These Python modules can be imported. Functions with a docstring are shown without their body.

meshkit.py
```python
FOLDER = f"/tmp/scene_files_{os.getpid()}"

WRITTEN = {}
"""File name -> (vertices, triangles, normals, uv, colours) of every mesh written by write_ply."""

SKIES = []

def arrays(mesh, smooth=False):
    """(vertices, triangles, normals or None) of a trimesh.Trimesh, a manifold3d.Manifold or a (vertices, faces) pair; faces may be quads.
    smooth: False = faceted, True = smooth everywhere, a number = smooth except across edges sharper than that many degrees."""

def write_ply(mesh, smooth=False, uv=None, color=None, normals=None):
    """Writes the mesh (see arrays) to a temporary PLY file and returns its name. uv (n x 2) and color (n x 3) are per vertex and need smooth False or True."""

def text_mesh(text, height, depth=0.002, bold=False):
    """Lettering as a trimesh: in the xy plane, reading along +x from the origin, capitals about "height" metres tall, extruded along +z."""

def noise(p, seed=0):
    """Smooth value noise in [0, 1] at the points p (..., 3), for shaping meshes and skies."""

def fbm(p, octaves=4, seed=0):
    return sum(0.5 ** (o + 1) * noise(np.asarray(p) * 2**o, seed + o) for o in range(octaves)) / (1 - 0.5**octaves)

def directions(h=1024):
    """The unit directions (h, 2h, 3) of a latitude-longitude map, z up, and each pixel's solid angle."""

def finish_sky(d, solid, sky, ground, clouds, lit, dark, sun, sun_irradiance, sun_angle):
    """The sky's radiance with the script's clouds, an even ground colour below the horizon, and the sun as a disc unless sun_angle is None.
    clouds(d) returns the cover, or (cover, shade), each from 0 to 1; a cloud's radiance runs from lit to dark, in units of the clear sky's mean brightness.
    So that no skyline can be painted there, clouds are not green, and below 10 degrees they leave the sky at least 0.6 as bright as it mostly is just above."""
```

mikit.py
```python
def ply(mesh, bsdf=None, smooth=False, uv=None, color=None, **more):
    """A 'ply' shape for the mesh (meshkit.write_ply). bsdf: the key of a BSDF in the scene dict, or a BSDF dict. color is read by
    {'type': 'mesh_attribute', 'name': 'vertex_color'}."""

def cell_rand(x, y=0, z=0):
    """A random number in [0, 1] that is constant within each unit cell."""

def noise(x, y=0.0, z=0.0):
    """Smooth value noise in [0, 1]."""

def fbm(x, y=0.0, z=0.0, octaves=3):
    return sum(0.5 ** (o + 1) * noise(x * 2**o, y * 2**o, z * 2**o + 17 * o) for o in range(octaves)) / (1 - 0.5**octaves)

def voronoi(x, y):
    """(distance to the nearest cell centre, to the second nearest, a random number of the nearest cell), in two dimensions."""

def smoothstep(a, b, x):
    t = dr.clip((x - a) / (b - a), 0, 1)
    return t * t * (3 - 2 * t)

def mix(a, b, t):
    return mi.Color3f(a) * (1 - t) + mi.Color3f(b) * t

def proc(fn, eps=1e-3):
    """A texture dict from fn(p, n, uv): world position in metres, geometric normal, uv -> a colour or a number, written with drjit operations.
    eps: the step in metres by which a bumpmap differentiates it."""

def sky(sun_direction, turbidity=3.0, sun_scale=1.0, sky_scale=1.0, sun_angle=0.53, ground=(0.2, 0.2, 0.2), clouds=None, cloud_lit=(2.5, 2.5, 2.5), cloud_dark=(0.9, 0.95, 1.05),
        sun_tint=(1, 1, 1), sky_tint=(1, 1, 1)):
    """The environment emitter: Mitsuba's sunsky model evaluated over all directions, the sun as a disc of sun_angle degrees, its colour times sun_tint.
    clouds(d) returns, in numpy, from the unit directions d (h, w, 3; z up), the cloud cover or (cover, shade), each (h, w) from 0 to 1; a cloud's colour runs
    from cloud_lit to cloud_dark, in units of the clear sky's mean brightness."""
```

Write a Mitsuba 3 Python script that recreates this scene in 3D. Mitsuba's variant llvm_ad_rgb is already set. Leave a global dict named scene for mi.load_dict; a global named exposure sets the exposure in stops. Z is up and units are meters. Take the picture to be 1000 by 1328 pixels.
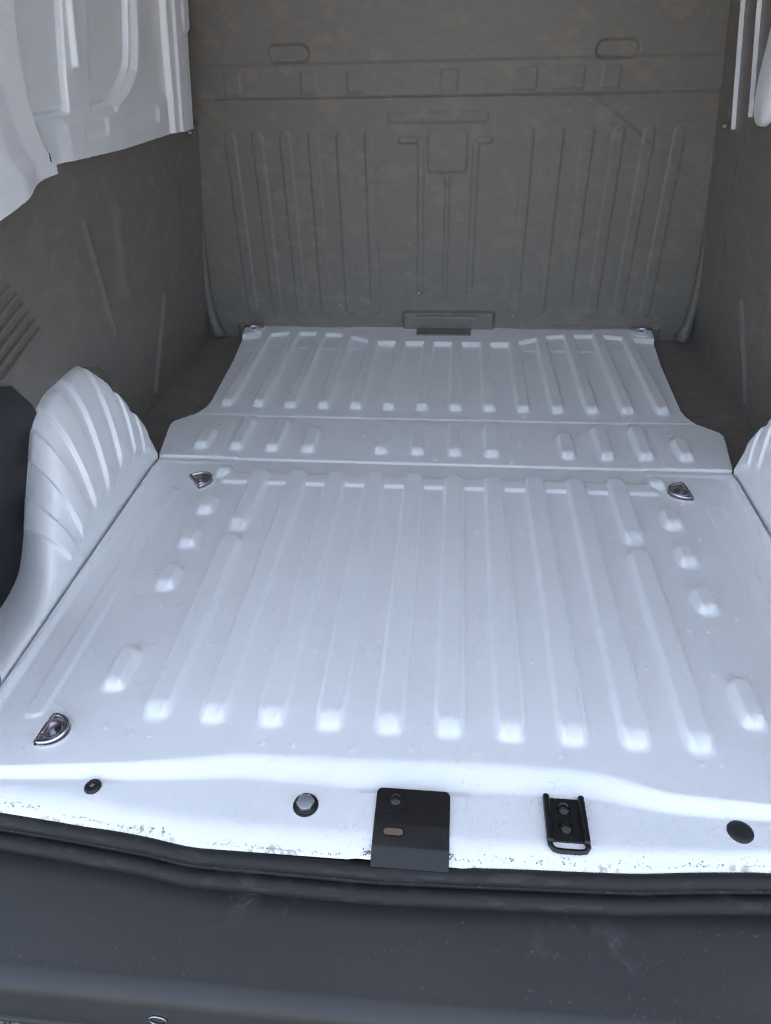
import math, random, numpy as np, trimesh, mitsuba as mi, drjit as dr
import manifold3d as m3
import mikit, meshkit
from mikit import noise, fbm, voronoi, smoothstep, mix, proc

random.seed(7)
rng = np.random.default_rng(7)
FZ = 0.56                      # height of the load floor above the ground; the builders below work from the load floor
P = 0.085                      # pitch of the floor ribs

# ------------------------------------------------------------------ camera, sky, exposure
exposure = 4.32
_f, _pitch, _yaw, _roll = 885.4, 0.62544576, -0.10917259, -0.03032866
_d = np.array([math.sin(_yaw) * math.cos(_pitch), math.cos(_yaw) * math.cos(_pitch), -math.sin(_pitch)])
_r = np.array([math.cos(_yaw), -math.sin(_yaw), 0.0])
_u = np.cross(_r, _d)
_up = -math.sin(_roll) * _r + math.cos(_roll) * _u
_o = np.array([0.02780712, -0.59506371, 0.81212007 + FZ])
scene = {'type': 'scene'}
labels = {}
scene['camera'] = {'type': 'perspective', 'fov_axis': 'x', 'fov': 2 * math.degrees(math.atan(500 / _f)), 'near_clip': 0.02, 'far_clip': 2000.0,
                   'to_world': mi.ScalarTransform4f().look_at(origin=_o.tolist(), target=(_o + _d).tolist(), up=_up.tolist())}
scene['sky'] = mikit.sky([0.45, 0.80, 0.80], turbidity=3, sun_scale=0.75, sun_angle=3.0, sun_tint=(1.06, 1.0, 0.90), ground=(0.24, 0.22, 0.19), clouds=lambda d: 0.50, cloud_lit=(1.02, 1.0, 0.98))

# ------------------------------------------------------------------ materials
def paint_colour(p, n, uv):
    g = fbm(p.x * 9, p.y * 9, p.z * 9, octaves=4)
    fine = noise(p.x * 260, p.y * 260, p.z * 260)
    c = mix((0.74, 0.75, 0.76), (0.79, 0.79, 0.79), g)
    return c * (0.985 + 0.03 * fine)

def floor_colour(p, n, uv):
    c = paint_colour(p, n, uv)
    # dried water marks beside the left rear pocket and along the sill (thin tan outlines seen in the photograph)
    w = fbm(p.x * 14, p.y * 14, 3.0, octaves=3)
    ring = smoothstep(0.012, 0.0, dr.abs(w - 0.52))
    zone = smoothstep(0.10, 0.05, dr.sqrt(dr.square(p.x + 0.49) + dr.square((p.y - 0.07) * 0.8)))
    sill = smoothstep(0.50, 0.62, fbm(p.x * 26, p.y * 70, 1.0, octaves=4)) * smoothstep(0.46, 0.66, fbm(p.x * 210, p.y * 210, 6.0, octaves=3)) * smoothstep(0.5415, 0.5385, p.z + 0.004 * noise(p.x * 70, 3.0)) * smoothstep(-0.12, -0.13, p.y)
    s1, s2 = p.x * 0.35 + p.y * 0.94, p.x * 0.94 - p.y * 0.35
    scratch = smoothstep(0.93, 0.99, noise(s2 * 520, s1 * 11, 7.0)) + smoothstep(0.94, 0.99, noise(s1 * 480, s2 * 13, 2.0))
    scratch = scratch * smoothstep(0.55, 0.72, noise(p.x * 9, p.y * 9, 4.0))
    grit = smoothstep(0.80, 0.88, noise(p.x * 420, p.y * 420, 5.0)) * smoothstep(0.45, 0.6, fbm(p.x * 11, p.y * 11, 9.0))
    c = mix(c, (0.52, 0.45, 0.36), 0.35 * ring * zone)
    c = mix(c, (0.40, 0.31, 0.22), 0.75 * sill)
    c = mix(c, (0.50, 0.50, 0.50), 0.30 * dr.clip(scratch, 0, 1))
    return mix(c, (0.40, 0.37, 0.33), 0.22 * grit)

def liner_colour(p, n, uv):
    # grey-brown coating with a fine grain and faint flecks, the same on the bulkhead and on both side walls
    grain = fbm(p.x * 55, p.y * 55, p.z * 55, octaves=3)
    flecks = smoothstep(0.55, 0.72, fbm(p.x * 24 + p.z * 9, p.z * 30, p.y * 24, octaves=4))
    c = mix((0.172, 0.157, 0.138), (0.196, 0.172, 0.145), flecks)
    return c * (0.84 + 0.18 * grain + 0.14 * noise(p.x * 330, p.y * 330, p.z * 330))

def bumper_colour(p, n, uv):
    base = mix((0.022, 0.023, 0.025), (0.040, 0.039, 0.038), fbm(p.x * 7, p.y * 16, p.z * 9, octaves=4))
    # dusty specks and fine pale scuff strokes
    speck = smoothstep(0.88, 0.95, noise(p.x * 420, p.y * 420, p.z * 420))
    zone = smoothstep(0.50, 0.70, fbm(p.x * 6 + 2, p.y * 8, 2.0))
    d1 = dr.sqrt(dr.square(p.x + 0.20) + dr.square((p.y + 0.205) * 1.6))
    d2 = dr.sqrt(dr.square(p.x - 0.215) + dr.square((p.y + 0.215) * 1.6))
    worn = dr.maximum(smoothstep(0.10, 0.02, d1), smoothstep(0.09, 0.02, d2))
    s1, s2 = p.x * 0.55 + p.y + 1.6 * p.x * p.x, p.x - p.y * 0.9
    stroke = smoothstep(0.80, 0.95, noise(s1 * 900, s2 * 34, 7.0)) + smoothstep(0.84, 0.95, noise(s2 * 800, s1 * 40, 11.0))
    rub = smoothstep(0.50, 0.75, fbm(p.x * 45, p.y * 45, 3.0)) * worn
    c = mix(base, (0.16, 0.16, 0.16), dr.clip(0.55 * stroke * rub + 0.10 * rub, 0, 1))
    return mix(c, (0.15, 0.14, 0.13), 0.4 * speck * zone)

def rubber_colour(p, n, uv):
    d = smoothstep(0.52, 0.72, fbm(p.x * 40, p.y * 90, p.z * 160, octaves=4))
    return mix((0.018, 0.018, 0.019), (0.060, 0.052, 0.044), 0.35 * d)

def ground_colour(p, n, uv):
    f, s, k = voronoi(p.x * 95, p.y * 95)
    st = mix((0.11, 0.105, 0.10), (0.34, 0.31, 0.27), k * smoothstep(0.55, 0.25, f))
    return st * (0.75 + 0.5 * fbm(p.x * 3, p.y * 3))

def stone_colour(p, n, uv):
    k = noise(p.x * 130, p.y * 130, 2.0)
    return mix((0.10, 0.10, 0.10), (0.42, 0.39, 0.35), k * k)

def two(b): return {'type': 'twosided', 'bsdf': b}
def pbr(col, rough, metallic=0.0, coat=0.0, coat_gloss=0.95, spec=0.5):
    c = proc(col) if callable(col) else {'type': 'rgb', 'value': list(col)}
    return {'type': 'principled', 'base_color': c, 'roughness': rough, 'metallic': metallic, 'clearcoat': coat, 'clearcoat_gloss': coat_gloss, 'specular': spec}
def bumped(b, fn, scale, eps=4e-4): return {'type': 'bumpmap', 'arbitrary': proc(fn, eps=eps), 'scale': scale, 'bsdf': b}

scene['m_paint'] = two(pbr(paint_colour, 0.28, coat=1.0, coat_gloss=0.96))
scene['m_floor'] = two(pbr(floor_colour, 0.26, coat=1.0, coat_gloss=0.96))
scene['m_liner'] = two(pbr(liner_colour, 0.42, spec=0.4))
scene['m_bumper'] = two(bumped(pbr(bumper_colour, 0.48, spec=0.5), lambda p, n, uv: noise(p.x * 900, p.y * 900, p.z * 900) + 1.2 * fbm(p.x * 60, p.y * 60, p.z * 60), 0.00006))
scene['m_rubber'] = two(pbr(rubber_colour, 0.55, spec=0.3))
scene['m_black'] = two(pbr((0.010, 0.010, 0.011), 0.24, coat=0.0, spec=0.5))
scene['m_plug'] = two(pbr((0.015, 0.015, 0.016), 0.5))
scene['m_steel'] = two({'type': 'roughconductor', 'material': 'Cr', 'alpha': 0.12})
scene['m_zinc'] = two({'type': 'roughconductor', 'material': 'Al', 'alpha': 0.28, 'specular_reflectance': {'type': 'rgb', 'value': [0.50, 0.56, 0.62]}})
scene['m_ground'] = two(bumped(pbr(ground_colour, 0.85), lambda p, n, uv: smoothstep(0.6, 0.1, voronoi(p.x * 95, p.y * 95)[0]), 0.003, eps=1e-3))
scene['m_stone'] = two(pbr(stone_colour, 0.8))
scene['m_dirt'] = two(pbr((0.16, 0.115, 0.08), 0.95))
scene['m_sealant'] = two(pbr((0.66, 0.66, 0.65), 0.5))

# ------------------------------------------------------------------ helpers
def numbered(key):
    if key not in USED: USED.add(key); return key
    k = 1
    while f'{key}_{k:03d}' in USED: k += 1
    USED.add(f'{key}_{k:03d}'); return f'{key}_{k:03d}'
USED = set()

def put(key, mesh, bsdf, smooth=30, label=None, parent=None, **more):
    """One entry of the scene; lifts the mesh from load-floor heights to heights above the ground."""
    key = numbered(parent + '__' + key if parent else key)
    v, f, _ = meshkit.arrays(mesh)
    v = v + [0, 0, FZ]
    scene[key] = mikit.ply(trimesh.Trimesh(v, f, process=False), bsdf, smooth=smooth)
    tag(key, label, **more)
    return key

def tag(key, label=None, **more):
    e = {}
    if label: e['label'] = label
    e.update(more)
    if e: labels[key] = e

def put_raw(key, v, f, n, bsdf, parent, label=None, **more):
    key = numbered(parent + '__' + key)
    path = meshkit.write_ply((v + [0, 0, FZ], f), False, normals=n)
    scene[key] = {'type': 'ply', 'filename': path, 'face_normals': False, 'bsdf': {'type': 'ref', 'id': bsdf}}
    tag(key, label, **more)
    return key

def grid_faces(nu, nv):
    i = np.arange(nu * nv).reshape(nv, nu)
    a, b, c, d = i[:-1, :-1].ravel(), i[:-1, 1:].ravel(), i[1:, 1:].ravel(), i[1:, :-1].ravel()
    return np.vstack([np.stack([a, b, c], 1), np.stack([a, c, d], 1)])

def vert_normals(v, f):
    n = np.zeros_like(v)
    fn = np.cross(v[f[:, 1]] - v[f[:, 0]], v[f[:, 2]] - v[f[:, 0]])
    for k in range(3): np.add.at(n, f[:, k], fn)
    return n / np.maximum(np.linalg.norm(n, axis=1, keepdims=True), 1e-12)

def split(v, f, n, ids, wanted):
    """Yields (id, v, f, n) of the faces whose id is wanted; the normals stay those of the whole sheet, so that the pressing shows no joint."""
    for k in wanted:
        ff = f[ids == k]
        if not len(ff): continue
        u, inv = np.unique(ff, return_inverse=True)
        yield k, v[u], inv.reshape(-1, 3), n[u]

def S(a, b, x):
    t = np.clip((x - a) / (b - a), 0, 1)
    return t * t * (3 - 2 * t)

def capsule(a, b, ca, b0, b1, wt, wb, k0=1.0, k1=1.0, ramp=None):
    """Pressed rib along b from b0 to b1 at a = ca: 1 on its flat top, 0 outside; k0, k1 below 1 stretch its end ramps. Also the distance from its spine."""
    e = np.sqrt((a - ca) ** 2 + (np.maximum(0, b0 - b) * k0) ** 2 + (np.maximum(0, b - b1) * k1) ** 2)
    if ramp:                                            # near end: a straight slope over the whole width, rounded at its foot
        yb = b0 - wb / k0
        e = np.sqrt((a - ca) ** 2 + (np.maximum(0, yb + wb * 1.05 - b) * .95) ** 2 + (np.maximum(0, b - b1) * k1) ** 2)
        wt = wt - (wt - .005) * S(yb + ramp * 1.1, yb + ramp * .2, b)
        return (1 - S(wt, wb, e)) * S(yb - .002, yb + ramp, b + 36 * (a - ca) ** 2), e
    return 1 - S(wt, wb, e), e

def rect(a, b, a0, a1, b0, b1, w, r=0.0):
    """Rounded rectangle as a pressing: 1 inside, falling to 0 over w outside its edge."""
    qa, qb = np.abs(a - (a0 + a1) / 2) - (a1 - a0) / 2 + r, np.abs(b - (b0 + b1) / 2) - (b1 - b0) / 2 + r
    d = np.hypot(np.maximum(qa, 0), np.maximum(qb, 0)) + np.minimum(np.maximum(qa, qb), 0) - r
    return 1 - S(-w / 2, w / 2, d)

def line(a, b, p0, p1, wt, wb):
    p0, p1 = np.array(p0), np.array(p1)
    d = p1 - p0
    t = np.clip(((a - p0[0]) * d[0] + (b - p0[1]) * d[1]) / (d @ d), 0, 1)
    return 1 - S(wt, wb, np.hypot(a - p0[0] - t * d[0], b - p0[1] - t * d[1]))

def tube(path, r, seg=12, closed=False):
    path = np.asarray(path, float)
    k = len(path)
    t = np.roll(path, -1, 0) - np.roll(path, 1, 0) if closed else np.gradient(path, axis=0)
    t /= np.linalg.norm(t, axis=1, keepdims=True)
    ref = np.array([0, 0, 1.0]) if np.abs(t[:, 2]).max() < 0.9 else np.array([1.0, 0, 0])
    a = np.cross(t, ref); a /= np.linalg.norm(a, axis=1, keepdims=True)
    b = np.cross(a, t)
    th = np.arange(seg) / seg * 2 * np.pi
    rr = np.broadcast_to(r, (k,))[:, None, None]
    v = path[:, None] + rr * (np.cos(th)[None, :, None] * a[:, None] + np.sin(th)[None, :, None] * b[:, None])
    f = []
    for i in range(k if closed else k - 1):
        for j in range(seg):
            p, q = i * seg, ((i + 1) % k) * seg
            f += [[p + j, p + (j + 1) % seg, q + (j + 1) % seg], [p + j, q + (j + 1) % seg, q + j]]
    v = v.reshape(-1, 3)
    if not closed:
        v = np.vstack([v, path[0], path[-1]])
        f += [[(j + 1) % seg, j, k * seg] for j in range(seg)] + [[(k - 1) * seg + j, (k - 1) * seg + (j + 1) % seg, k * seg + 1] for j in range(seg)]
    return trimesh.Trimesh(v, f, process=False)

def lathe(profile, n=40):
    return trimesh.creation.revolve(np.array(profile, float), sections=n)

def rbox(sx, sy, sz, r=0.002, c=(0, 0, 0), rot=None):
    """Box with rounded edges: the hull of eight spheres."""
    s = m3.Manifold.sphere(r, 12)
    pts = [s.translate([x * (sx / 2 - r), y * (sy / 2 - r), z * (sz / 2 - r)]) for x in (-1, 1) for y in (-1, 1) for z in (-1, 1)]
    m = m3.Manifold.batch_hull(pts)
    t = m.to_mesh()
    t = trimesh.Trimesh(t.vert_properties[:, :3], t.tri_verts)
    if rot is not None: t.apply_transform(trimesh.transformations.rotation_matrix(*rot))
    t.apply_translation(c)
    return t

def move(m, loc=(0, 0, 0), rz=0.0, ry=0.0, rx=0.0):
    m = m.copy()
    T = trimesh.transformations
    m.apply_transform(T.rotation_matrix(rx, [1, 0, 0])); m.apply_transform(T.rotation_matrix(ry, [0, 1, 0])); m.apply_transform(T.rotation_matrix(rz, [0, 0, 1]))
    m.apply_translation(loc)
    return m

def sweep_x(profile, xs, dy, dz=None, cap=True):
    """Closed profile of (y, z) carried along x, moved by dy(x) in y."""
    pr = np.asarray(profile, float)
    k = len(pr)
    v = np.concatenate([np.column_stack([np.full(k, x), pr[:, 0] + dy(x), pr[:, 1] + (dz(x) if dz else 0)]) for x in xs])
    f = []
    for i in range(len(xs) - 1):
        for j in range(k):
            a, b, c, d = i * k + j, i * k + (j + 1) % k, (i + 1) * k + (j + 1) % k, (i + 1) * k + j
            f += [[a, b, c], [a, c, d]]
    m = trimesh.Trimesh(v, f, process=False)
    if cap:
        from shapely.geometry import Polygon
        pv, pf = trimesh.creation.triangulate_polygon(Polygon(pr), engine='earcut')
        parts = [m]
        for x in (xs[0], xs[-1]):
            parts.append(trimesh.Trimesh(np.column_stack([np.full(len(pv), x), pv[:, 0] + dy(x), pv[:, 1] + (dz(x) if dz else 0)]), pf, process=False))
        m = trimesh.util.concatenate(parts)
    m.fix_normals() if len(m.faces) < 20000 else None
    return m

def table(xs, ys): return lambda x: np.interp(x, xs, ys)

# ------------------------------------------------------------------ ground
g = trimesh.Trimesh([[-300, -300, -FZ], [300, -300, -FZ], [300, 300, -FZ], [-300, 300, -FZ]], [[0, 1, 2], [0, 2, 3]])
put('ground', g, 'm_ground', smooth=False, label='dark asphalt with pale chippings under the rear bumper', kind='structure')
ico = trimesh.creation.icosphere(subdivisions=0)
vs, fs = [], []
N = 14000
cx = np.concatenate([rng.uniform(-1.05, -0.35, N), rng.uniform(-1.0, 1.0, 6000)])
cy = np.concatenate([rng.uniform(-0.45, -0.02, N), rng.uniform(-0.9, -0.2, 6000)])
for i in range(len(cx)):
    s = rng.uniform(0.0022, 0.0055)
    q = ico.vertices * rng.uniform(0.7, 1.2, 3) * s
    a = rng.uniform(0, 6.28)
    q = q @ np.array([[math.cos(a), math.sin(a), 0], [-math.sin(a), math.cos(a), 0], [0, 0, 0.7]])
    vs.append(q + [cx[i], cy[i], -FZ + s * 0.25]); fs.append(ico.faces + 12 * i)
put('asphalt_chippings', trimesh.Trimesh(np.concatenate(vs), np.concatenate(fs), process=False), 'm_stone', smooth=False, label='grey and tan stone chippings bedded in the asphalt', category='gravel', kind='stuff')

# ------------------------------------------------------------------ the van
VAN = 'cargo_van'
USED.add(VAN)
labels[VAN] = {'label': 'white cargo van seen through its open rear, ribbed white load floor and black bumper', 'category': 'van'}

# ---- load floor: one pressed sheet, cut into its panels and pressings
Yshoulder = table([-.72, -.565, -.387, -.30, -.244, -.043, .061, .228, .265, .316, .446, .72], [-.101, -.098, -.078, -.064, -.053, -.047, -.042, -.044, -.053, -.07, -.077, -.08])
Yfoot = table([-.72, -.568, -.387, -.24, -.071, .062, .227, .317, .448, .72], [-.107, -.106, -.093, -.080, -.083, -.078, -.074, -.086, -.089, -.092])
Yroll = table([-.72, -.563, -.452, -.339, -.233, 0, .25, .388, .434, .72], [-.113, -.115, -.119, -.132, -.141, -.142, -.136, -.131, -.128, -.126])
Yseal_ = table([-.80, -.56, -.45, -.335, -.28, -.05, .063, .27, .345, .44, .80], [-.139, -.142, -.150, -.161, -.170, -.172, -.168, -.160, -.152, -.145, -.141])
_k = np.linspace(-.85, .85, 341)
def smoothed(t):
    w = np.hanning(19); w /= w.sum()
    q = np.convolve(np.pad(t(_k), 9, 'edge'), w, 'valid')
    return table(_k, q)
Yshoulder, Yfoot, Yroll, Yseal = smoothed(Yshoulder), smoothed(Yfoot), smoothed(Yroll), smoothed(Yseal_)
Yscal = smoothed(table([-.66, -.60, -.556, -.47, -.39, -.303, -.215, .215, .303, .39, .47, .556, .60, .66], [1.42, 1.424, 1.432, 1.455, 1.457, 1.443, 1.39, 1.388, 1.443, 1.457, 1.455, 1.43, 1.424, 1.42]))
MAIN_X = [(i - 4.5) * P for i in range(10)]
FRONT_X = [(i - 6.5) * P for i in range(14)]
half_w = table([-.2, .68, .70, .72, .83, .86, .875, .92, .95, .98, 1.25, 1.50], [.635, .635, .636, .641, .660, .664, .660, .614, .602, .598, .612, .636])

pressings = []                  # (name, panel, a function of (x, y) -> (cover, distance from the spine), height, outer width)
def pressing(name, x, y0, y1, h, wt=.0155, wb=.0226, k0=.75, k1=.9, ramp=.041):
    pressings.append((name, lambda X, Y: capsule(X, Y, x, y0, y1, wt, wb, k0, k1, ramp if h > .004 else None), h, wb))
for i, x in enumerate(MAIN_X):
    if i in (0, 9):
        pressing('rib', x, .014, .402, .0122); pressing('rib', x, .463, .640, .0122)
    else:
        pressing('rib', x, .014, .640, .0122)
for s in (-1, 1):
    for y0, y1 in ((.650, .652), (.512, .540), (.402, .425), (.282, .310), (.058, .108)):
        pressing('embossed_pocket', s * .467, y0, y1, .0125, .0105, .0215, .78, .95, .029)
    pressing('side_rib', s * .563, .0, .570, .0028, .011, .018, 1, 1)
for i, x in enumerate(FRONT_X):
    if i not in (4, 9):
        pressing('embossed_rib', x, .760, .815 if i in (0, 13) else .832 if i in (3, 10) else .872, .0122, .0125, .0196, .75, .95, .029)
for i, x in enumerate(FRONT_X):
    pressing('front_rib', x, .976, 1.60, .0125, .0125, .0188, .75, 1, .029)

nx = 520
ys = np.concatenate([np.arange(-.172, -.03, .0011), np.arange(-.03, .12, .002), np.arange(.12, 1.5021, .0024)])
U, Yg = np.meshgrid(np.linspace(-1, 1, nx), ys)
Xg = U * half_w(Yg)
Xg = np.where(Yg < -.04, U * np.interp(Yg, [-.05, -.04], [.66, .636]), Xg)
Z = np.zeros_like(Xg)
owner = np.full(Xg.shape, -1)
bar = .0055 * S(.607, .617, Yg) * (1 - S(.645, .651, Yg)) * (1 - S(.455, .475, np.abs(Xg)))
Z = np.maximum(Z, bar)
plateau = .0130 * S(-.016, .0, Yg - Yscal(Xg))
low_step = .0028 * S(1.343, 1.352, Yg) * S(.215, .235, np.abs(Xg)) * (1 - S(.55, .57, np.abs(Xg)))
Z = np.maximum(Z, np.maximum(plateau, low_step))
for j, (name, fn, h, wb) in enumerate(pressings):
    c, e = fn(Xg, Yg)
    if name == 'front_rib': c = c * (Yg < 1.5)
    Z = np.maximum(Z, h * c)
    inside = (e < wb * .98) & ((Yg - Yscal(Xg) < -.004) if name == 'front_rib' else (Yg < 2))
    owner[inside] = j
# overlapping panels: steps at the cross seams and at the short lengthwise seams, upturned lip along the arches
Z += .0024 * S(.7085, .7120, Yg) + .0016 * S(.9135, .9165, Yg) - .0035 * (1 - S(.0, .0030, np.abs(Yg - .7065))) - .0022 * (1 - S(.0, .0026, np.abs(Yg - .9125)))
Z += .0020 * S(.686, .690, Yg) * S(.452, .458, np.abs(Xg))
Z += .0012 * S(.498, .501, np.abs(Xg)) * (Yg > .712) * (Yg < .913)
Z += .0065 * S(.617, .629, np.abs(Xg)) * (1 - S(.66, .70, Yg))
Z += .0006 * (meshkit.fbm(np.stack([Xg * 5, Yg * 5, Xg * 0], -1), 3) - .5)     # the slight waviness of pressed sheet
# rear shoulder, sill strip and rolled edge
sh, ft, ro, se = Yshoulder(Xg), Yfoot(Xg), Yroll(Xg), Yseal(Xg)
pocket = .0035 * (S(-.082, -.066, Xg) * (1 - S(.060, .078, Xg)) + S(.40, .44, Xg) + S(-.38, -.43, Xg))
lower = -.0140 + pocket * S(0, .01, ft - Yg)
t = np.clip((ro + .004 - Yg) / np.maximum(ro + .004 - se, 1e-4), 0, 1.6)
lower = lower - .0115 * t ** 2 - .02 * np.maximum(0, t - 1) ** 1.5
w = S(0, 1, (Yg - ft + .004) / np.maximum(sh - ft + .008, 1e-4))
Z = np.where(Yg < sh + .004, lower * (1 - w) + Z * w, Z)
V = np.stack([Xg, Yg, Z], -1).reshape(-1, 3)
Fq = grid_faces(nx, len(ys))
Nn = vert_normals(V, Fq)
ow = owner.ravel()[Fq]
fid = np.where((ow[:, 0] == ow[:, 1]) & (ow[:, 1] == ow[:, 2]), ow[:, 0], -1)
cyf = V[Fq].mean(1)
keep = cyf[:, 1] > Yseal(cyf[:, 0]) - .010
Fq, fid, cyf = Fq[keep], fid[keep], cyf[keep]
panel = np.where(cyf[:, 1] > .9135, -4, np.where(cyf[:, 1] > .709, -3, np.where(cyf[:, 1] < (Yshoulder(cyf[:, 0]) + Yfoot(cyf[:, 0])) / 2, -5, -2)))
fid = np.where(fid < 0, panel, fid)
PANELS = {-2: ('floor_panel', 'white pressed floor panel with ten long ribs between the wheel arches'), -3: ('cross_panel', 'white cross panel with a row of short embossed ribs'),
          -4: ('front_floor_panel', 'white front floor panel with fourteen close ribs before the bulkhead'), -5: ('door_sill', 'glossy white door sill strip below the floor edge')}
names = {}
for k, v, f, n in split(V, Fq, Nn, fid, [-2, -3, -4, -5]):
    names[k] = put_raw(PANELS[k][0], v, f, n, 'm_floor', VAN, PANELS[k][1])
for k, v, f, n in split(V, Fq, Nn, fid, range(len(pressings))):
    host = names[-2] if v[:, 1].mean() < .70 else names[-3] if v[:, 1].mean() < .91 else names[-4]
    nm = pressings[k][0]
    put_raw('rib' if nm in ('front_rib', 'embossed_rib') else nm, v, f, n, 'm_floor', host)
FLOOR, CROSS, FRONT, SILL = names[-2], names[-3], names[-4], names[-5]

def floor_z(x, y):
    i = int(np.clip(np.searchsorted(ys, y), 0, len(ys) - 1))
    j = int(np.clip(round((x / Xg[i, -1] + 1) / 2 * (nx - 1)), 0, nx - 1))
    return Z[i, j]

# weld dots and drain nibs: raised rings a few millimetres wide
dots = []
for y in (.471, .226, .1415):
    for k in range(-4, 5): dots.append((k * P + rng.uniform(-.003, .003), y + rng.uniform(-.004, .004), .0032))
for x, y in ((-.406, -.033), (-.378, -.032), (-.216, -.033), (-.173, -.033), (-.09, -.032), (-.009, -.027), (.078, -.027), (.193, -.024), (.377, -.022), (.403, -.021), (-.447, -.024)): dots.append((x, y, .0042))
for s in (-1, 1):
    for x, y in ((.499, .315), (.51, .258), (.487, .224), (.456, .226), (.426, .226), (.49, .136), (.463, .134), (.438, .136), (.507, .467), (.436, .383), (.475, .34), (.42, .60), (.505, .585)): dots.append((s * x + rng.uniform(-.002, .002), y, .0038))
for k in range(14): dots.append(((k - 6.5) * P + rng.uniform(-.01, .01), .938 + rng.uniform(-.004, .004), .0032))
for k in range(13): dots.append(((k - 6) * P, .7235, .0034))
for x, y in ((-.19, .80), (-.175, .83), (-.25, .87), (.19, .80), (.175, .83), (.25, .87), (-.54, .86), (.54, .86), (-.21, 1.14), (-.13, 1.14), (.13, 1.14), (.21, 1.14)): dots.append((x, y, .0036))
groups = {FLOOR: [], CROSS: [], FRONT: []}
for x, y, r in dots:
    d = lathe([(0, .0003), (r * .45, .0003), (r * .66, .0008), (r * .85, .0006), (r, -.0006)], 12)
    d.apply_translation([x, y, floor_z(x, y)])
    groups[FLOOR if y < .709 else CROSS if y < .9135 else FRONT].append(d)
for host, ms in groups.items():
    put('weld_dot', trimesh.util.concatenate(ms), 'm_floor', smooth=50, parent=host, kind='stuff')

# ragged sealant along the arch joints
for s in (-1, 1):
    yy = np.linspace(.70, .03, 90)
    path = np.column_stack([s * (.6325 + .0010 * (meshkit.noise(np.column_stack([yy * 60, yy * 0, yy * 0])) - .5)), yy, np.full_like(yy, .0062)])
    put('sealant_bead', tube(path, -.0006 + .0034 * meshkit.noise(np.column_stack([yy * 60, yy * 0 + s, yy * 0])), 8), 'm_sealant', smooth=True, parent=FLOOR)

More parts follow.
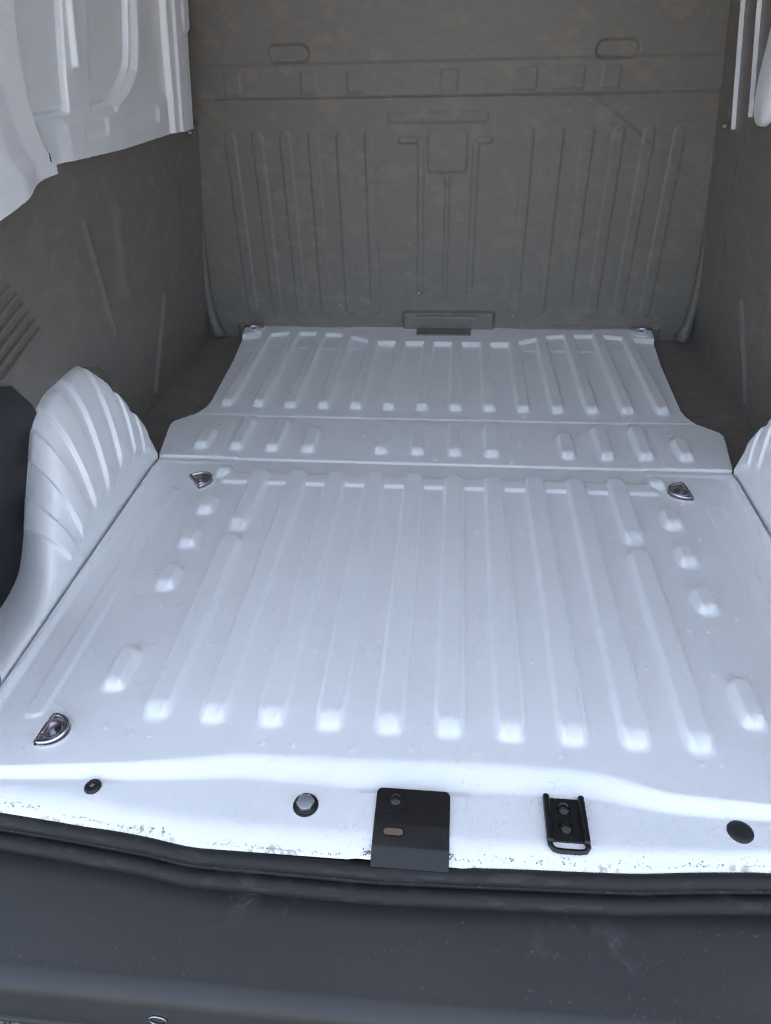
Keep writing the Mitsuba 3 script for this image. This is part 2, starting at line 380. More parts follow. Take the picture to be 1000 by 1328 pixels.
# dark well below the floor sheets, seen past their edges
for s in (-1, 1):
    b = trimesh.creation.box((.20, .90, .01)); b.apply_translation([s * .715, 1.10, -.022])
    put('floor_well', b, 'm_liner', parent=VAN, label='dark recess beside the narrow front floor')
b = trimesh.creation.box((1.5, 1.60, .006)); b.apply_translation([0, .70, -.05])
put('underfloor', b, 'm_rubber', parent=VAN)

# ---- wheel arches: pleated housings between the floor and the side walls
def arch(s):
    tt = lambda pts: np.array(pts, float)
    # outer edge, from the foot of the front side over the crest and down to the rear, on the leaning wall
    E = tt([(-.640, .700, .015), (-.645, .688, .075), (-.652, .668, .128), (-.668, .650, .182), (-.695, .640, .225), (-.735, .655, .250), (-.734, .600, .259), (-.734, .523, .259), (-.737, .445, .228), (-.743, .410, .175), (-.750, .379, .119), (-.758, .341, .045), (-.764, .285, -.015), (-.768, .20, -.03), (-.77, .08, -.03)])
    Bs = tt([(0, .702), (.10, .665), (.20, .612), (.25, .582), (.30, .553), (.357, .520), (.386, .490), (.454, .455), (.486, .432), (.539, .405), (.579, .380), (.643, .345), (.721, .322), (.775, .303), (.857, .23), (.93, .14), (1, .03)])
    # middle of each line from the outer edge to the foot: (along the edge, y, z)
    Ms = tt([(.357, .572, .192), (.386, .552, .190), (.454, .508, .188), (.486, .476, .187), (.539, .430, .180), (.579, .394, .166), (.643, .357, .137), (.721, .321, .108), (.775, .290, .086), (.815, .258, .064)])
    ns, nt = 640, 90
    from scipy.interpolate import PchipInterpolator
    q = np.linspace(0, 1, len(E)); sq = np.linspace(0, 1, ns)
    e = PchipInterpolator(q, E)(sq)
    b_ = np.column_stack([np.full(ns, -.6400), PchipInterpolator(Bs[:, 0], Bs[:, 1])(sq), np.zeros(ns)])
    cm = 2 * Ms[:, 1:] - .5 * (PchipInterpolator(q, E)(Ms[:, 0])[:, 1:] + np.column_stack([np.interp(Ms[:, 0], Bs[:, 0], Bs[:, 1]), 0 * Ms[:, 0]]))
    ck = np.vstack([[(0, .702, .012), (.0714, .690, .065), (.143, .668, .115), (.20, .640, .160), (.286, .612, .220)], np.column_stack([Ms[:, 0], cm]), [(.87, .205, .055), (.93, .15, .04), (1, .05, .03)]])
    from scipy.ndimage import gaussian_filter1d
    c = np.column_stack([np.full(ns, -.634), gaussian_filter1d(np.interp(sq, ck[:, 0], ck[:, 1]), 14), gaussian_filter1d(np.interp(sq, ck[:, 0], ck[:, 2]), 14)])
    t = np.linspace(0, 1, nt)[:, None, None]
    G = (1 - t) ** 2 * e + 2 * t * (1 - t) * c + t ** 2 * b_             # nt x ns x 3
    v = G.reshape(-1, 3); f = grid_faces(ns, nt)
    n = vert_normals(v, f)
    if (n[:, 0].mean()) < 0: n = -n; f = f[:, ::-1]
    # pleats: flat raised bands that fan out from the crest and fade before the floor
    S_, T_ = np.meshgrid(sq, t[:, 0, 0])
    bands = [(.100, .160, .80), (.200, .240, .82), (.275, .350, .86), (.386, .454, .88), (.486, .539, .88), (.579, .643, .88), (.721, .775, .88)]
    h = np.zeros_like(S_)
    bid = np.full(S_.shape, -1)
    for k, (a0, a1, tend) in enumerate(bands):
        wdt = .0042
        fade = (1 - S(tend - .10, tend, T_)) * S(.0, .16, T_)
        hh = S(a0 - wdt, a0 + wdt, S_) * (1 - S(a1 - wdt, a1 + wdt, S_)) * fade
        h = np.maximum(h, hh); bid[hh > .3] = k
    v = v + n * (h * (.0045 + .0040 * S(.15, .36, S_))).reshape(-1, 1)
    v[:, 0] *= -s
    if s > 0: f = f[:, ::-1]
    n = vert_normals(v, f)
    want = np.array([-s, 0, .6])
    if (n @ want).mean() < 0: n = -n; f = f[:, ::-1]
    bb = bid.ravel()[f]
    ids = np.where((bb[:, 0] == bb[:, 1]) & (bb[:, 1] == bb[:, 2]), bb[:, 0], -1)
    side = 'left' if s < 0 else 'right'
    for _, vv, ff, nn in split(v, f, n, ids, [-1]):
        host = put_raw('wheel_arch', vv, ff, nn, 'm_paint', VAN, f'white pleated wheel arch on the {side} side of the load floor')
    for _, vv, ff, nn in split(v, f, n, ids, range(len(bands))): put_raw('pleat', vv, ff, nn, 'm_paint', host)
    # dark trim from the front side of the housing to the wall
    fr = e[:228].copy(); fr[:, 0] *= -s
    out = fr + np.array([s * .10, .0, -.0]); out[:, 0] = s * .765; out[:, 1] = np.maximum(fr[:, 1] + .13, .80); out[:, 2] = fr[:, 2] * .9
    vv = np.vstack([fr + [s * .002, .004, 0], out]); ff = grid_faces(228, 2)
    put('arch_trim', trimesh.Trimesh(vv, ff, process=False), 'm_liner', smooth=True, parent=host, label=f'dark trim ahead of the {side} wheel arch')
for s in (-1, 1): arch(s)

# ---- panels pressed on a plane: side walls and bulkhead
def relief(a0, a1, b0, b1, na, nb, height, to3d, facing, groups=None):
    A, Bq = np.meshgrid(np.linspace(a0, a1, na), np.linspace(b0, b1, nb))
    H, ids = height(A, Bq)
    v = to3d(A, Bq, H).reshape(-1, 3); f = grid_faces(na, nb)
    n = vert_normals(v, f)
    if (n @ np.array(facing)).mean() < 0: n = -n; f = f[:, ::-1]
    ii = ids.ravel()[f]
    return v, f, n, np.where((ii[:, 0] == ii[:, 1]) & (ii[:, 1] == ii[:, 2]), ii[:, 0], -1)

YB = 1.50
ROOF = 1.36  # height of the unseen roof, raised so more light reaches the bulkhead
wallx = lambda z: .765 - .122 * z
bulk = []
def bulkhead_height(A, B):
    H = np.zeros_like(A); ids = np.full(A.shape, -1)
    def add(name, c, h):
        nonlocal H
        H = np.where(np.abs(h * c) > np.abs(H), h * c, H)
        ids[c > .15] = len(bulk); bulk.append(name)
    for k in range(6):
        for s in (-1, 1):
            x = s * (.606 - .0785 * k)
            c, _ = capsule(A, B, x, .075, .553, .0125, .0165, 1, 1); add('rib', c, .0020)
    for x, wd in ((-.074, .010), (.001, .007), (.075, .010)):
        c, _ = capsule(A, B, x, .135, .53 if x != .001 else .45, wd * .65, wd, 1, 1); add('rib', c, .0022)
    add('stub_rib', line(A, B, (-.128, .543), (-.088, .543), .005, .010), .0028)
    add('stub_rib', line(A, B, (.084, .541), (.112, .541), .005, .010), .0028)
    add('square_boss', rect(A, B, -.055, .052, .463, .566, .012, .014), .0026)
    add('long_boss', rect(A, B, -.161, .104, .584, .608, .008, .004), .0024)
    for a0, a1 in ((-.597, -.556), (-.391, -.348), (-.268, -.228), (-.023, .02), (.161, .222), (.264, .341), (.385, .43)):
        add('beam_boss', rect(A, B, a0, a1, .655, .704, .006, .004), .0018)
    add('oval_hole', capsule((B - .745) + .0, A, .0, -.452, -.384, .017, .022)[0], -.005)
    add('oval_hole', capsule((B - .738) + .0, A, .0, .382, .446, .017, .022)[0], -.005)
    add('lower_bracket', rect(A, B, -.126, .155, -.01, .070, .010, .008) * (1 - .5 * rect(A, B, -.085, .105, .056, .0595, .004)), .014)
    for a0, a1 in ((-.66, -.295), (.23, .66)):
        add('foot_flange', rect(A, B, a0, a1, -.05, .027, .012, .006), .007)
    H += .0035 * (S(.640, .648, B) - S(.716, .728, B)) - .002 * line(A, B, (-.62, .644), (.50, .638), .001, .004)
    H += .0022 * line(A, B, (.372, .628), (.70, .40), .004, .016)
    H += .004 * S(.92, .94, B)
    H += .0016 * (meshkit.fbm(np.stack([A * 4, B * 4, A * 0], -1), 3) - .5)
    return H, ids
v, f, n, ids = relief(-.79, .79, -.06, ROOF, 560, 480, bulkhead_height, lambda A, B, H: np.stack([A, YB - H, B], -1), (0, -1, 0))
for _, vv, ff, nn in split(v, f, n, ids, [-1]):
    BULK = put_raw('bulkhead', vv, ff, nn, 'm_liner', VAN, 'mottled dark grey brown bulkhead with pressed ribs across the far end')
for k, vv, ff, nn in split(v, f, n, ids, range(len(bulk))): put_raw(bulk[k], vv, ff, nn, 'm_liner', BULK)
tab = rbox(.168, .075, .004, .0015, (.0015, 1.470, .0190)); put('foot_tab', tab, 'm_liner', smooth=40, parent=BULK)
for x, z in ((-.078, .128), (.213, .058), (-.325, .09)):
    put('rivet', move(lathe([(0, .002), (.002, .0018), (.0036, 0)], 12), (x, YB - .006, z), rx=math.pi / 2), 'm_steel', parent=BULK)

def wall3(s, off=0.0):
    def to3d(A, B, H):
        k = .122
        return np.stack([s * (wallx(B) - (H + off)), A, B - k * H * .0], -1)
    return to3d

# lower dark liner of both walls, upper white framing on the left, dark upper liner on the right
def liner_height(s, top):
    def fn(A, B):
        H = .004 + np.zeros_like(A); ids = np.full(A.shape, -1)
        H += .004 * line(A, B, (.766, .50), (.832, .25), .004, .012)
        H += .006 * line(A, B, (1.02, .02), (1.14, .22), .008, .02)
        H += .006 * rect(A, B, .90, 1.30, .30, .52, .03, .03)
        H += .0014 * (meshkit.fbm(np.stack([A * 6, B * 6, A * 0 + s], -1), 3) - .5)
        return H, ids
    return fn
def ztop(y): return np.interp(y, [-.2, .30, .434, .48, .525, .581, .632, .66, .72, .962, 1.234, 1.392, 1.6], [.555, .582, .598, .605, .613, .617, .617, .620, .620, .607, .601, .594, .590])
for s in (-1, 1):
    top = 1.0
    to = wall3(s)
    def to3(A, B, H, s=s, to=to):
        zz = np.where(True, -.06 + B * ((ztop(A) if s < 0 else ROOF) + .06), B)
        return to(A, zz, H)
    hf = liner_height(s, top)
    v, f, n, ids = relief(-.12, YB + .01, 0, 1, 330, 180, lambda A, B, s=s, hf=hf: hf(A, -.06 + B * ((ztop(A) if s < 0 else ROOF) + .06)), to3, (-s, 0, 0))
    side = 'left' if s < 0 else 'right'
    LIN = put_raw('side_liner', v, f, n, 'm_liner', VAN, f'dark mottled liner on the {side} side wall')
    yz = np.array([(-.12, -.05), (-.12, .30), (.25, .335), (.36, .340), (.41, .320), (.455, .262), (.49, .17), (.50, -.05)])
    lt = np.vstack([[(s * (wallx(z) - .0095), y, z) for y, z in yz], [(s * (wallx(z) + .004), y, z) for y, z in yz]])
    nn_ = len(yz); ff = [[0, k, k + 1] for k in range(1, nn_ - 1)] + [[k, (k + 1) % nn_, nn_ + (k + 1) % nn_] for k in range(nn_)] + [[k, nn_ + (k + 1) % nn_, nn_ + k] for k in range(nn_)]
    put('lower_trim', trimesh.Trimesh(lt, ff, process=False), 'm_plug', smooth=25, parent=LIN, label=f'black lower trim behind the {side} wheel arch')
    if s < 0: LINL = LIN
    else: LINR = LIN
# upper left framing: a pressed frame with two recessed bays
def frame_height(A, B):
    H = np.zeros_like(A); ids = np.full(A.shape, -1)
    from shapely.geometry import Polygon
    import shapely
    def poly(pts, w):
        d = shapely.distance(Polygon(pts).exterior, shapely.points(A, B)) * np.where(shapely.contains_xy(Polygon(pts), A, B), -1, 1)
        return 1 - S(-w / 2, w / 2, d), np.exp(-((d + .004) / .003) ** 2)
    bay1, gr1 = poly([(.60, 1.1), (.60, .70), (.63, .692), (.768, .689), (.775, .743), (.800, .852), (.83, 1.1)], .005)
    bay2, gr2 = poly([(.935, 1.1), (.901, .853), (.852, .686), (.939, .687), (.975, .697), (1.00, .711), (1.03, .729), (1.050, .745), (1.066, .779), (1.085, .856), (1.12, 1.1)], .005)
    ridge, _ = poly([(1.145, 1.1), (1.100, .856), (1.082, .775), (1.064, .738), (1.01, .704), (.95, .680), (.95, .676), (1.03, .694), (1.085, .730), (1.112, .775), (1.132, .856), (1.175, 1.1)], .016)
    post = line(A, B, (.853, 1.1), (.812, .76), .004, .011)
    ledge = S(.668, .690, B) 
    H += .010 * (1 - ledge) * S(.70, .74, A) * (1 - S(1.235, 1.26, A))
    H += .012 * ridge + .010 * post * (1 - bay1) * (1 - bay2)
    H -= .006 * rect(A, B, .99, 1.18, .628, .662, .010, .012)
    H += -.005 * rect(A, B, .80, .90, .640, .668, .014, .012)
    H = H * (1 - np.maximum(bay1, bay2)) - .009 * np.maximum(bay1, bay2) - .008 * np.maximum(gr1, gr2)
    edge = np.interp(B, [.55, .634, .657, .70, .73, .79, .85, 1.4], [.632, .630, .602, .586, .579, .579, .592, .70])
    pillar = 1 - S(-.008, .003, A - edge)
    H = H * (1 - pillar) + .036 * pillar + .022 * (1 - S(-.16, -.06, A - edge))
    strip = rect(A, B, 1.262, 1.405, .50, 1.3, .010)
    H += .016 * strip + .007 * rect(A, B, 1.30, 1.345, .50, 1.3, .005) - .004 * rect(A, B, 1.352, 1.362, .5, 1.3, .004)
    H += .006 * rect(A, B, 1.36, 1.42, .80, 1.3, .012, .01)
    H += .0004 * (meshkit.fbm(np.stack([A * 6, B * 6, A * 0], -1), 3) - .5)
    ids[bay1 > .9] = 0; ids[bay2 > .9] = 1; ids[ridge > .5] = 2; ids[(post > .4) & (bay1 < .5) & (bay2 < .5)] = 3; ids[strip > .5] = 4; ids[pillar > .85] = 5
    return H, ids
to = wall3(-1)
v, f, n, ids = relief(-.12, 1.425, 0, 1, 760, 300, lambda A, B: frame_height(A, ztop(A) - .004 + B * (ROOF - ztop(A) + .004)), lambda A, B, H: to(A, ztop(A) - .004 + B * (ROOF - ztop(A) + .004), H + .008), (1, 0, 0))
FN = ['recessed_bay', 'recessed_bay', 'bay_ridge', 'bay_post', 'door_frame', 'rear_pillar']
for _, vv, ff, nn in split(v, f, n, ids, [-1]):
    FRAME = put_raw('side_frame', vv, ff, nn, 'm_paint', VAN, 'white upper side framing with recessed bays on the left wall')
for k, vv, ff, nn in split(v, f, n, ids, range(6)): put_raw(FN[k], vv, ff, nn, 'm_paint', FRAME)
# slots in the frame
for y, z in ((.605, .640), (.885, .775), (1.108, .752)):
    hh = float(frame_height(np.array([[y]]), np.array([[z]]))[0][0, 0]) + .008
    b = rbox(.0024, .0030, .013, .001); b.apply_translation([-(wallx(z) - hh), y, z]); put('slot', b, 'm_plug', parent=FRAME)

# right: two slender pale trims and a pale rounded moulding on the dark liner
def wall_pt(s, y, z, off): return np.array([s * (wallx(z) - off), y, z])
for pts, r in (([(1.352, .575), (1.362, .62), (1.376, .70), (1.390, .78), (1.398, .83), (1.40, .95)], .006), ([(1.246, .612), (1.258, .67), (1.272, .735), (1.284, .79), (1.294, .86), (1.30, .95)], .0045)):
    yz = np.array(pts); q = np.linspace(0, 1, 40)
    yy, zz = np.interp(q, np.linspace(0, 1, len(yz)), yz[:, 0]), np.interp(q, np.linspace(0, 1, len(yz)), yz[:, 1])
    w = np.interp(q, [0, .12, .75, .80, 1], [r * .5, r, r, r * 1.5, r * 1.5])
    sec = [[wall_pt(1, a - k, b, o) for a, b, k in zip(yy, zz, w)] for o in (.000, .014)] + [[wall_pt(1, a + k, b, o) for a, b, k in zip(yy, zz, w)] for o in (.011, .000)]
    vv = np.stack([np.array(x) for x in sec], 1).reshape(-1, 3); nk = len(yy)
    ff = [[4 * a + b, 4 * a + (b + 1) % 4, 4 * a + 4 + (b + 1) % 4] for a in range(nk - 1) for b in range(4)] + [[4 * a + b, 4 * a + 4 + (b + 1) % 4, 4 * a + 4 + b] for a in range(nk - 1) for b in range(4)] + [[0, 2, 1], [0, 3, 2]]
    put('trim_strip', trimesh.Trimesh(vv, ff, process=False), 'm_paint', smooth=35, parent=LINR, label='slender white trim edge high on the right wall')
m = trimesh.creation.icosphere(subdivisions=4); vv = m.vertices
vv = np.sign(vv) * np.abs(vv) ** .7
vv = vv * [.022, .050, .14]
m = trimesh.Trimesh(vv + [wallx(.745), 1.145, .745], m.faces); put('pillar_moulding', m, 'm_paint', smooth=True, parent=LINR, label='white rounded moulding at the right edge')

# hex bolts at the foot of the door frames
hexp = [(math.cos(a) * .0062, math.sin(a) * .0062) for a in np.arange(6) * math.pi / 3]
from shapely.geometry import Polygon
def hex_bolt(scale=1.0):
    w = lathe([(0, 0), (.0098, 0), (.0098, .0012), (.0085, .0022), (0, .0022)], 32)
    h = trimesh.creation.extrude_polygon(Polygon(hexp), .0055); h.apply_translation([0, 0, .0022])
    c = lathe([(0, .0084), (.0030, .0082), (.0050, .0077), (.0054, .0070), (.0054, .006)], 24)
    for x in (w, h, c): x.apply_scale(scale)
    return w, h, c
for s, z, host in ((-1, .581, LINL), (1, .577, LINR)):
    w, h, c = hex_bolt(.95)
    m = trimesh.util.concatenate([w, h, c])
    put('bolt', move(m, wall_pt(s, 1.400, z, .012), ry=-s * math.pi / 2), 'm_zinc', smooth=30, parent=host, label='small zinc bolt beside the bulkhead')

# louvres and clips on the left liner
for k in range(6):
    y1, z1 = .478 + .0118 * k, .470 - .0190 * k
    a, b = wall_pt(-1, y1, z1, .008), wall_pt(-1, y1 - .15, z1 - .035, .008)
    d = b - a; L = np.linalg.norm(d); ang = math.atan2(d[2], -d[1])
    m = rbox(.008, L, .0038, .0016)
    m.apply_transform(trimesh.transformations.rotation_matrix(-ang, [1, 0, 0])); m.apply_translation((a + b) / 2)
    sl_ = put('louvre_slat', m, 'm_liner', smooth=40, parent=LINL)
for s, host in ((-1, LINL), (1, LINR)):
    for x, y in ((.648, 1.00), (.690, .925), (.668, 1.30)):
        put('clip', rbox(.032, .010, .0035, .0015, (s * x, y, -.0155), (.2 * s, [0, 0, 1])), 'm_liner', smooth=40, parent=host)
    # corner pillar cover at the foot of the bulkhead
    yy = np.linspace(0, 1, 24)
    pth = np.column_stack([s * (.757 - .05 * yy - .03 * np.exp(-yy * 9)), 1.487 + 0 * yy, -.01 + .62 * yy])
    put('corner_bead', tube(pth, .010 + .012 * np.exp(-yy * 10), 10), 'm_liner', smooth=True, parent=host)

# ---- shell that shades the load space: roof, outer skins, rear frame
def slab(c, sz, key, mat, label=None, parent=VAN): 
    b = trimesh.creation.box(sz); b.apply_translation(c); return put(key, b, mat, smooth=False, parent=parent, label=label)
slab((0, .905, ROOF + .018), (1.50, 1.51, .03), 'roof', 'm_paint', 'unseen white van roof, cut short for light')  # unseen roof; rear edge cut back to let more light onto the floor
for s in (-1, 1):
    v = [[s * .80, -.16, -.12], [s * .80, 1.60, -.12], [s * .66, 1.60, ROOF + .03], [s * .66, -.16, ROOF + .03]]
    v2 = [[x - s * .006, y, z] for x, y, z in v]
    m = trimesh.convex.convex_hull(np.array(v + v2)); put('outer_side', m, 'm_paint', smooth=False, parent=VAN, label=f'white outer skin on the {"left" if s < 0 else "right"} side')
    cp = [[s * .70, -.15, -.06], [s * .81, -.15, -.06], [s * .70, -.09, -.06], [s * .81, -.09, -.06], [s * .60, -.15, ROOF], [s * .67, -.15, ROOF], [s * .60, -.09, ROOF], [s * .67, -.09, ROOF]]
    put('corner_post', trimesh.convex.convex_hull(np.array(cp)), 'm_paint', smooth=False, parent=VAN)
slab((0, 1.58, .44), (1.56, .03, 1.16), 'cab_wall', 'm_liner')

# ---- rear edge: seal, bumper
xs = np.linspace(-.80, .80, 260)
jit = lambda x, k: .0008 * (meshkit.noise(np.column_stack([np.atleast_1d(x) * 14 + k, np.atleast_1d(x) * 0, np.atleast_1d(x) * 0])) - .5)
SEAL = None
for dy, z0, r, nm in ((-.0075, -.0355, .0105, 'seal_bulb'), (-.0250, -.0560, .0110, 'seal_lip')):
    pth = np.column_stack([xs, Yseal(xs) + dy + jit(xs, 3 * r), z0 + jit(xs, 9 * r + 5)])
    k = put('rubber_seal' if SEAL is None else 'seal_lip', tube(pth, r, 16), 'm_rubber', smooth=True, parent=SEAL or VAN, label='black rubber door seal along the sill' if SEAL is None else None)
    SEAL = SEAL or k
pth = np.column_stack([xs, Yseal(xs) - .0110, -.0500 + 0 * xs]); put('seal_web', tube(pth, .0074, 8), 'm_rubber', smooth=True, parent=SEAL)
def arc(cx, cz, r, a0, a1, n): return [(cx + r * math.cos(math.radians(a)), cz + r * math.sin(math.radians(a))) for a in np.linspace(a0, a1, n)]
prof = [(-.10, -.12), (-.12, -.088), (-.16, -.087), (-.20, -.0885), (-.262, -.0925)] + arc(-.2925, -.120, .0265, 82, 172, 12) + [(-.3205, -.150), (-.3185, -.180)] + arc(-.3185, -.1905, .005, 90, 250, 7) + [(-.290, -.200), (-.20, -.205), (-.10, -.20)]
dyb = lambda x: .010 * max(x, 0) / .45
bm = sweep_x(prof, np.linspace(-.84, .84, 120), dyb)
BUMP = put('rear_bumper', bm, 'm_bumper', smooth=35, parent=VAN, label='scuffed black plastic rear bumper step')
ring = tube([(.0105 * math.cos(a), .0105 * math.sin(a), 0) for a in np.arange(28) / 28 * 2 * math.pi], .0011, 8, True)
put('moulded_ring', move(ring, (-.291, -.3214, -.141), rx=math.pi / 2 - .06), 'm_zinc', smooth=True, parent=BUMP)

# ---- fittings on the floor and sill
def dee(half, bulge, n=40):
    """D-shaped outline: straight side at local x = 0 along y, rounded side towards +x."""
    a = np.linspace(-math.pi / 2, math.pi / 2, n)
    return np.column_stack([bulge * np.cos(a) ** .85, half * np.sin(a)])
def tie_ring(x, y, rz, sc, label, host, tilt=.0):
    z = floor_z(x, y)
    o = dee(.0235, .033) * sc
    cup = trimesh.creation.extrude_polygon(Polygon(o * 1.06 + [-.0012, 0]).buffer(.0016), .0026)
    k = put('tie_down_ring', move(cup, (x, y, z + .0002), rz), 'm_steel' if y < 1 else 'm_floor', smooth=30, parent=VAN, label=label)
    dish = lathe([(0, .0012), (.0085, .0016), (.0115, .0038), (.0135, .0040), (.0145, .0024)], 32); dish.apply_scale(sc)
    put('dished_washer', move(dish, (x + .0105 * sc * math.cos(rz), y + .0105 * sc * math.sin(rz), z + .0015), rz), 'm_steel' if y < 1 else 'm_floor', smooth=40, parent=k)
    w, h, c = hex_bolt(.55 * sc)
    put('screw', move(trimesh.util.concatenate([h, c]), (x + .0105 * sc * math.cos(rz), y + .0105 * sc * math.sin(rz), z + .002), rz), 'm_zinc', smooth=30, parent=k)
    loop = np.vstack([np.column_stack([o, np.zeros(len(o))]), [[0, .008 * sc, 0], [0, 0, 0], [0, -.008 * sc, 0]]])
    put('ring_wire', move(tube(loop, .0027 * sc, 10, True), (x, y, z + .0062), rz, ry=-tilt), 'm_steel', smooth=True, parent=k)
    bar_ = rbox(.006 * sc, .020 * sc, .008, .002); put('hinge_bar', move(bar_, (x, y, z + .005), rz), 'm_steel', smooth=40, parent=k)
tie_ring(-.530, -.036, -.10, 1.0, 'steel tie-down ring at the rear left of the floor', 0, .06)
tie_ring(.530, -.036, math.pi + .10, 1.0, 'steel tie-down ring at the rear right of the floor', 0, .06)
tie_ring(-.520, .606, .66, 1.12, 'steel tie-down ring by the left wheel arch', 0, .05)
tie_ring(.523, .625, math.pi + .12, 1.12, 'steel tie-down ring by the right wheel arch', 0, .05)
tie_ring(-.600, 1.470, -math.pi / 2, 1.2, 'steel tie-down ring at the left end of the bulkhead', 0, .42)
tie_ring(.600, 1.478, -math.pi / 2, 1.2, 'steel tie-down ring at the right end of the bulkhead', 0, .42)

def sill_z(x, y): return floor_z(x, y)
# zinc bolt, small black screw, oval plug
x, y = -.141, -.112; z = sill_z(x, y)
w, h, c = hex_bolt(1.5)
h.apply_scale([1.30, 1.30, .62]); c.apply_scale([1.25, 1.25, .66])
put('sill_bolt', move(trimesh.util.concatenate([h, c]), (x, y, z + .001), .2), 'm_zinc', smooth=30, parent=SILL, label='zinc hex bolt on the white sill')
put('shade_washer', move(lathe([(0, .001), (.0125, .0012), (.0160, .0018), (.0168, .0), (.0168, -.001)], 40), (x, y, z)), 'm_plug', smooth=40, parent=SILL)  # black disc in place of the shaded recess round the bolt
put('shade_washer', move(w, (x, y, z + .001)), 'm_black', smooth=40, parent=SILL)  # bolt flange, blackened to carry the same recess shade
x, y = -.430, -.110; z = sill_z(x, y)
put('screw', move(lathe([(0, .0032), (.0048, .0032), (.0052, .0022), (.0062, .0022), (.0070, .0034), (.0096, .0030), (.0112, .0012), (.0114, -.001)], 36), (x, y, z)), 'm_plug', smooth=40, parent=SILL, label='small black screw on the left of the sill')
sl = trimesh.util.concatenate([rbox(.006, .0012, .0012, .0004, (0, 0, .0036)), rbox(.0012, .006, .0012, .0004, (0, 0, .0036))])
put('screw_cross', move(sl, (x, y, z), .4), 'm_steel', smooth=False, parent=SILL)
x, y = .404, -.106; z = sill_z(x, y)
m = lathe([(0, .0030), (.010, .0028), (.0145, .0020), (.0165, .0), (.0165, -.001)], 40); m.apply_scale([1, .92, 1]); put('oval_plug', move(m, (x, y, z)), 'm_plug', smooth=40, parent=SILL, label='black oval plug on the right of the sill')

# black striker plate folded over the sill edge
pl = [(-.0845, -.0060), (-.131, -.0064), (-.1340, -.0076), (-.1600, -.0095), (-.1635, -.0110), (-.1795, -.0235)]
th = .0028
up = np.array(pl); nrm = np.gradient(up, axis=0); nrm = np.column_stack([-nrm[:, 1], nrm[:, 0]]); nrm /= np.linalg.norm(nrm, axis=1, keepdims=True)
nrm *= np.sign(-nrm[:, 1:2]) * -1
sec = np.vstack([up + nrm * 0, (up - nrm * th)[::-1]])
plate = sweep_x(sec, [-.0495, -.049, -.0475, -.0455, -.043, .0, .039, .0415, .0435, .045, .0455], lambda x: 0.0)
pv = plate.vertices; tp = pv[:, 1] > -.0900; ax_ = np.maximum(0, np.abs(pv[:, 0] + .002) - .0420) / .0055; pv[tp, 1] -= .006 * ax_[tp] ** 2; plate.vertices = pv
PL = put('latch_plate', plate, 'm_black', smooth=25, parent=VAN, label='black folded latch plate at the middle of the sill')
def plate_z(y): return float(np.interp(-y, -up[:, 0], up[:, 1]))
tri = Polygon([(-.041, -.117), (-.009, -.117), (-.013, -.097), (-.019, -.090), (-.031, -.090), (-.037, -.097)]).buffer(.002)
tri2 = tri.difference(tri.buffer(-.0022))
put('pressed_rim', move(trimesh.creation.extrude_polygon(tri2, .0016), (0, 0, -.0066)), 'm_black', smooth=25, parent=PL)
put('rivet', move(lathe([(0, .0052), (.003, .0050), (.0062, .0036), (.0082, .0010), (.0082, -.001)], 32), (-.0245, -.1005, -.0062)), 'm_black', smooth=40, parent=PL)
slot = Polygon([(-.032, 0), (-.017, 0)]).buffer(.0055) if False else None
from shapely.geometry import LineString
sl = LineString([(-.032, -.1425), (-.0165, -.1425)])
rim = sl.buffer(.0062).difference(sl.buffer(.0045))
put('slot_rim', move(trimesh.creation.extrude_polygon(rim, .0015), (0, 0, plate_z(-.1425) - .0004)), 'm_black', smooth=25, parent=PL)
put('slot_filling', move(trimesh.creation.extrude_polygon(sl.buffer(.0046), .0012), (0, 0, plate_z(-.1425) - .0004)), 'm_dirt', smooth=25, parent=PL, label='dirty slot in the plate')

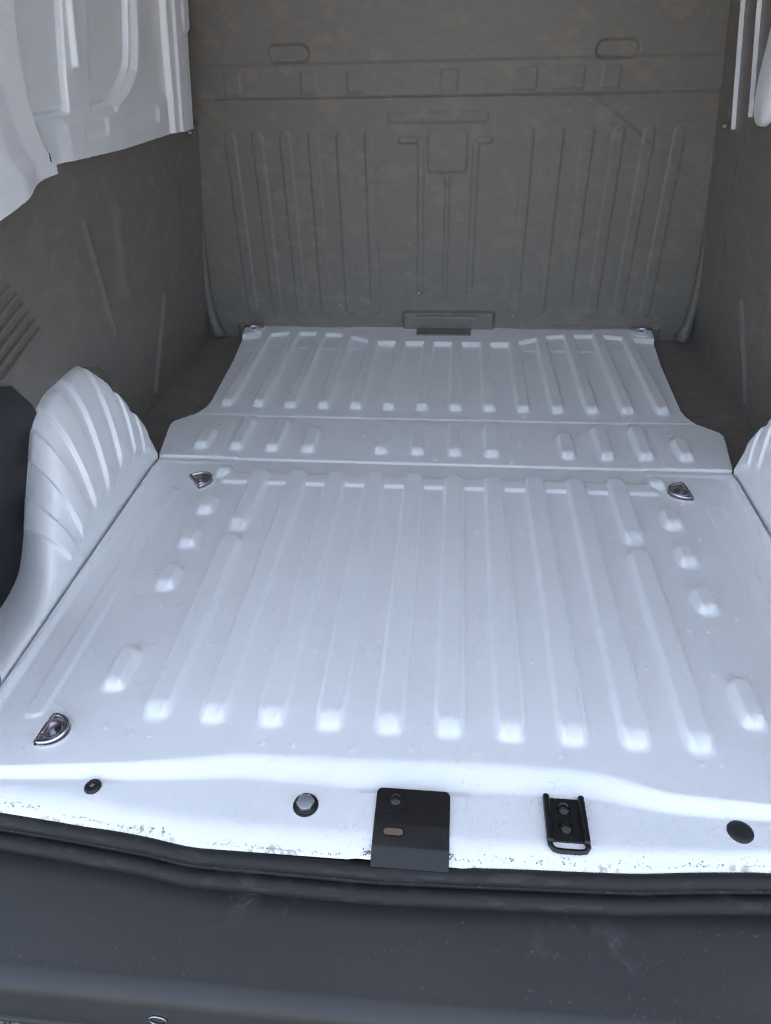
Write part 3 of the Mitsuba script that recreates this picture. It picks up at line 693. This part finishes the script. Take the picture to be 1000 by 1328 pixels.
# black striker: channel with two rails, two domed rivets and a wire hoop
K = VAN
z = sill_z(.19, -.11)
base = rbox(.046, .058, .003, .001, (.190, -.108, z + .0012)); ST = put('door_striker', base, 'm_black', smooth=40, parent=VAN, label='black door striker with two domed rivets on the sill')
for xx in (.1685, .2125):
    put('rail', rbox(.0085, .064, .011, .0035, (xx, -.109, z + .0060)), 'm_black', smooth=40, parent=ST)
for yy in (-.094, -.1185):
    put('rivet', move(lathe([(0, .0060), (.0035, .0056), (.0070, .0038), (.0088, .0012), (.0088, 0)], 32), (.190, yy, z + .0022)), 'm_black', smooth=40, parent=ST)
hp = np.array([(.1675, -.132, .006), (.1685, -.143, .006), (.1725, -.1478, .0055), (.180, -.149, .005), (.202, -.149, .005), (.2105, -.1478, .0055), (.2138, -.143, .006), (.2135, -.132, .006)]) + [0, 0, z - .002]
put('hoop', tube(hp, .0034, 10), 'm_black', smooth=True, parent=ST)

# ---- crumbs of dirt along the seal, on the sill and the bumper
ms = []
def crumb(x, y, z, s):
    m = ico.copy(); m.vertices = m.vertices * rng.uniform(.6, 1.2, 3) * s; m.apply_translation([x, y, z]); ms.append(m)
for c0, n_, sp in ((-.53, 9, .02), (-.50, 7, .01), (-.33, 6, .006), (-.315, 8, .008), (-.055, 26, .006), (.050, 12, .008), (.10, 7, .02), (.155, 9, .008), (.19, 8, .01), (.27, 6, .03), (.36, 6, .05), (.0, 22, .5)):
    for _ in range(n_):
        x = c0 + rng.normal() * sp * .6
        if -.7 < x < .7:
            y = Yseal(x) + .003 + abs(rng.normal()) * .0035
            crumb(x, y, sill_z(x, y) + .0004, rng.uniform(.0005, .0012))
for _ in range(520):
    x = rng.uniform(-.62, .62)
    if meshkit.noise(np.array([x * 16, 0, 4.0])) > .42 and not -.051 < x < .047:
        y = Yseal(x) + .0022 + abs(rng.normal()) * .0012
        crumb(x, y, sill_z(x, y) + .0002, rng.uniform(.0004, .0010))
for _ in range(90):
    x = rng.uniform(-.62, .62); y = Yseal(x) - rng.uniform(.013, .016); crumb(x, y, -.0445, rng.uniform(.0005, .0013))
for _ in range(45):
    x = rng.uniform(-.6, .6); y = rng.uniform(-.27, -.20); crumb(x, y, -.0895, rng.uniform(.0004, .0009))
for _ in range(30):
    x = rng.uniform(-.5, .5); y = rng.uniform(-.03, .9); crumb(x, y, floor_z(x, y), rng.uniform(.0004, .0008))
put('dirt_crumbs', trimesh.util.concatenate(ms), 'm_dirt', smooth=False, label='brown crumbs of dirt along the rubber seal and sill', category='dirt', kind='stuff')
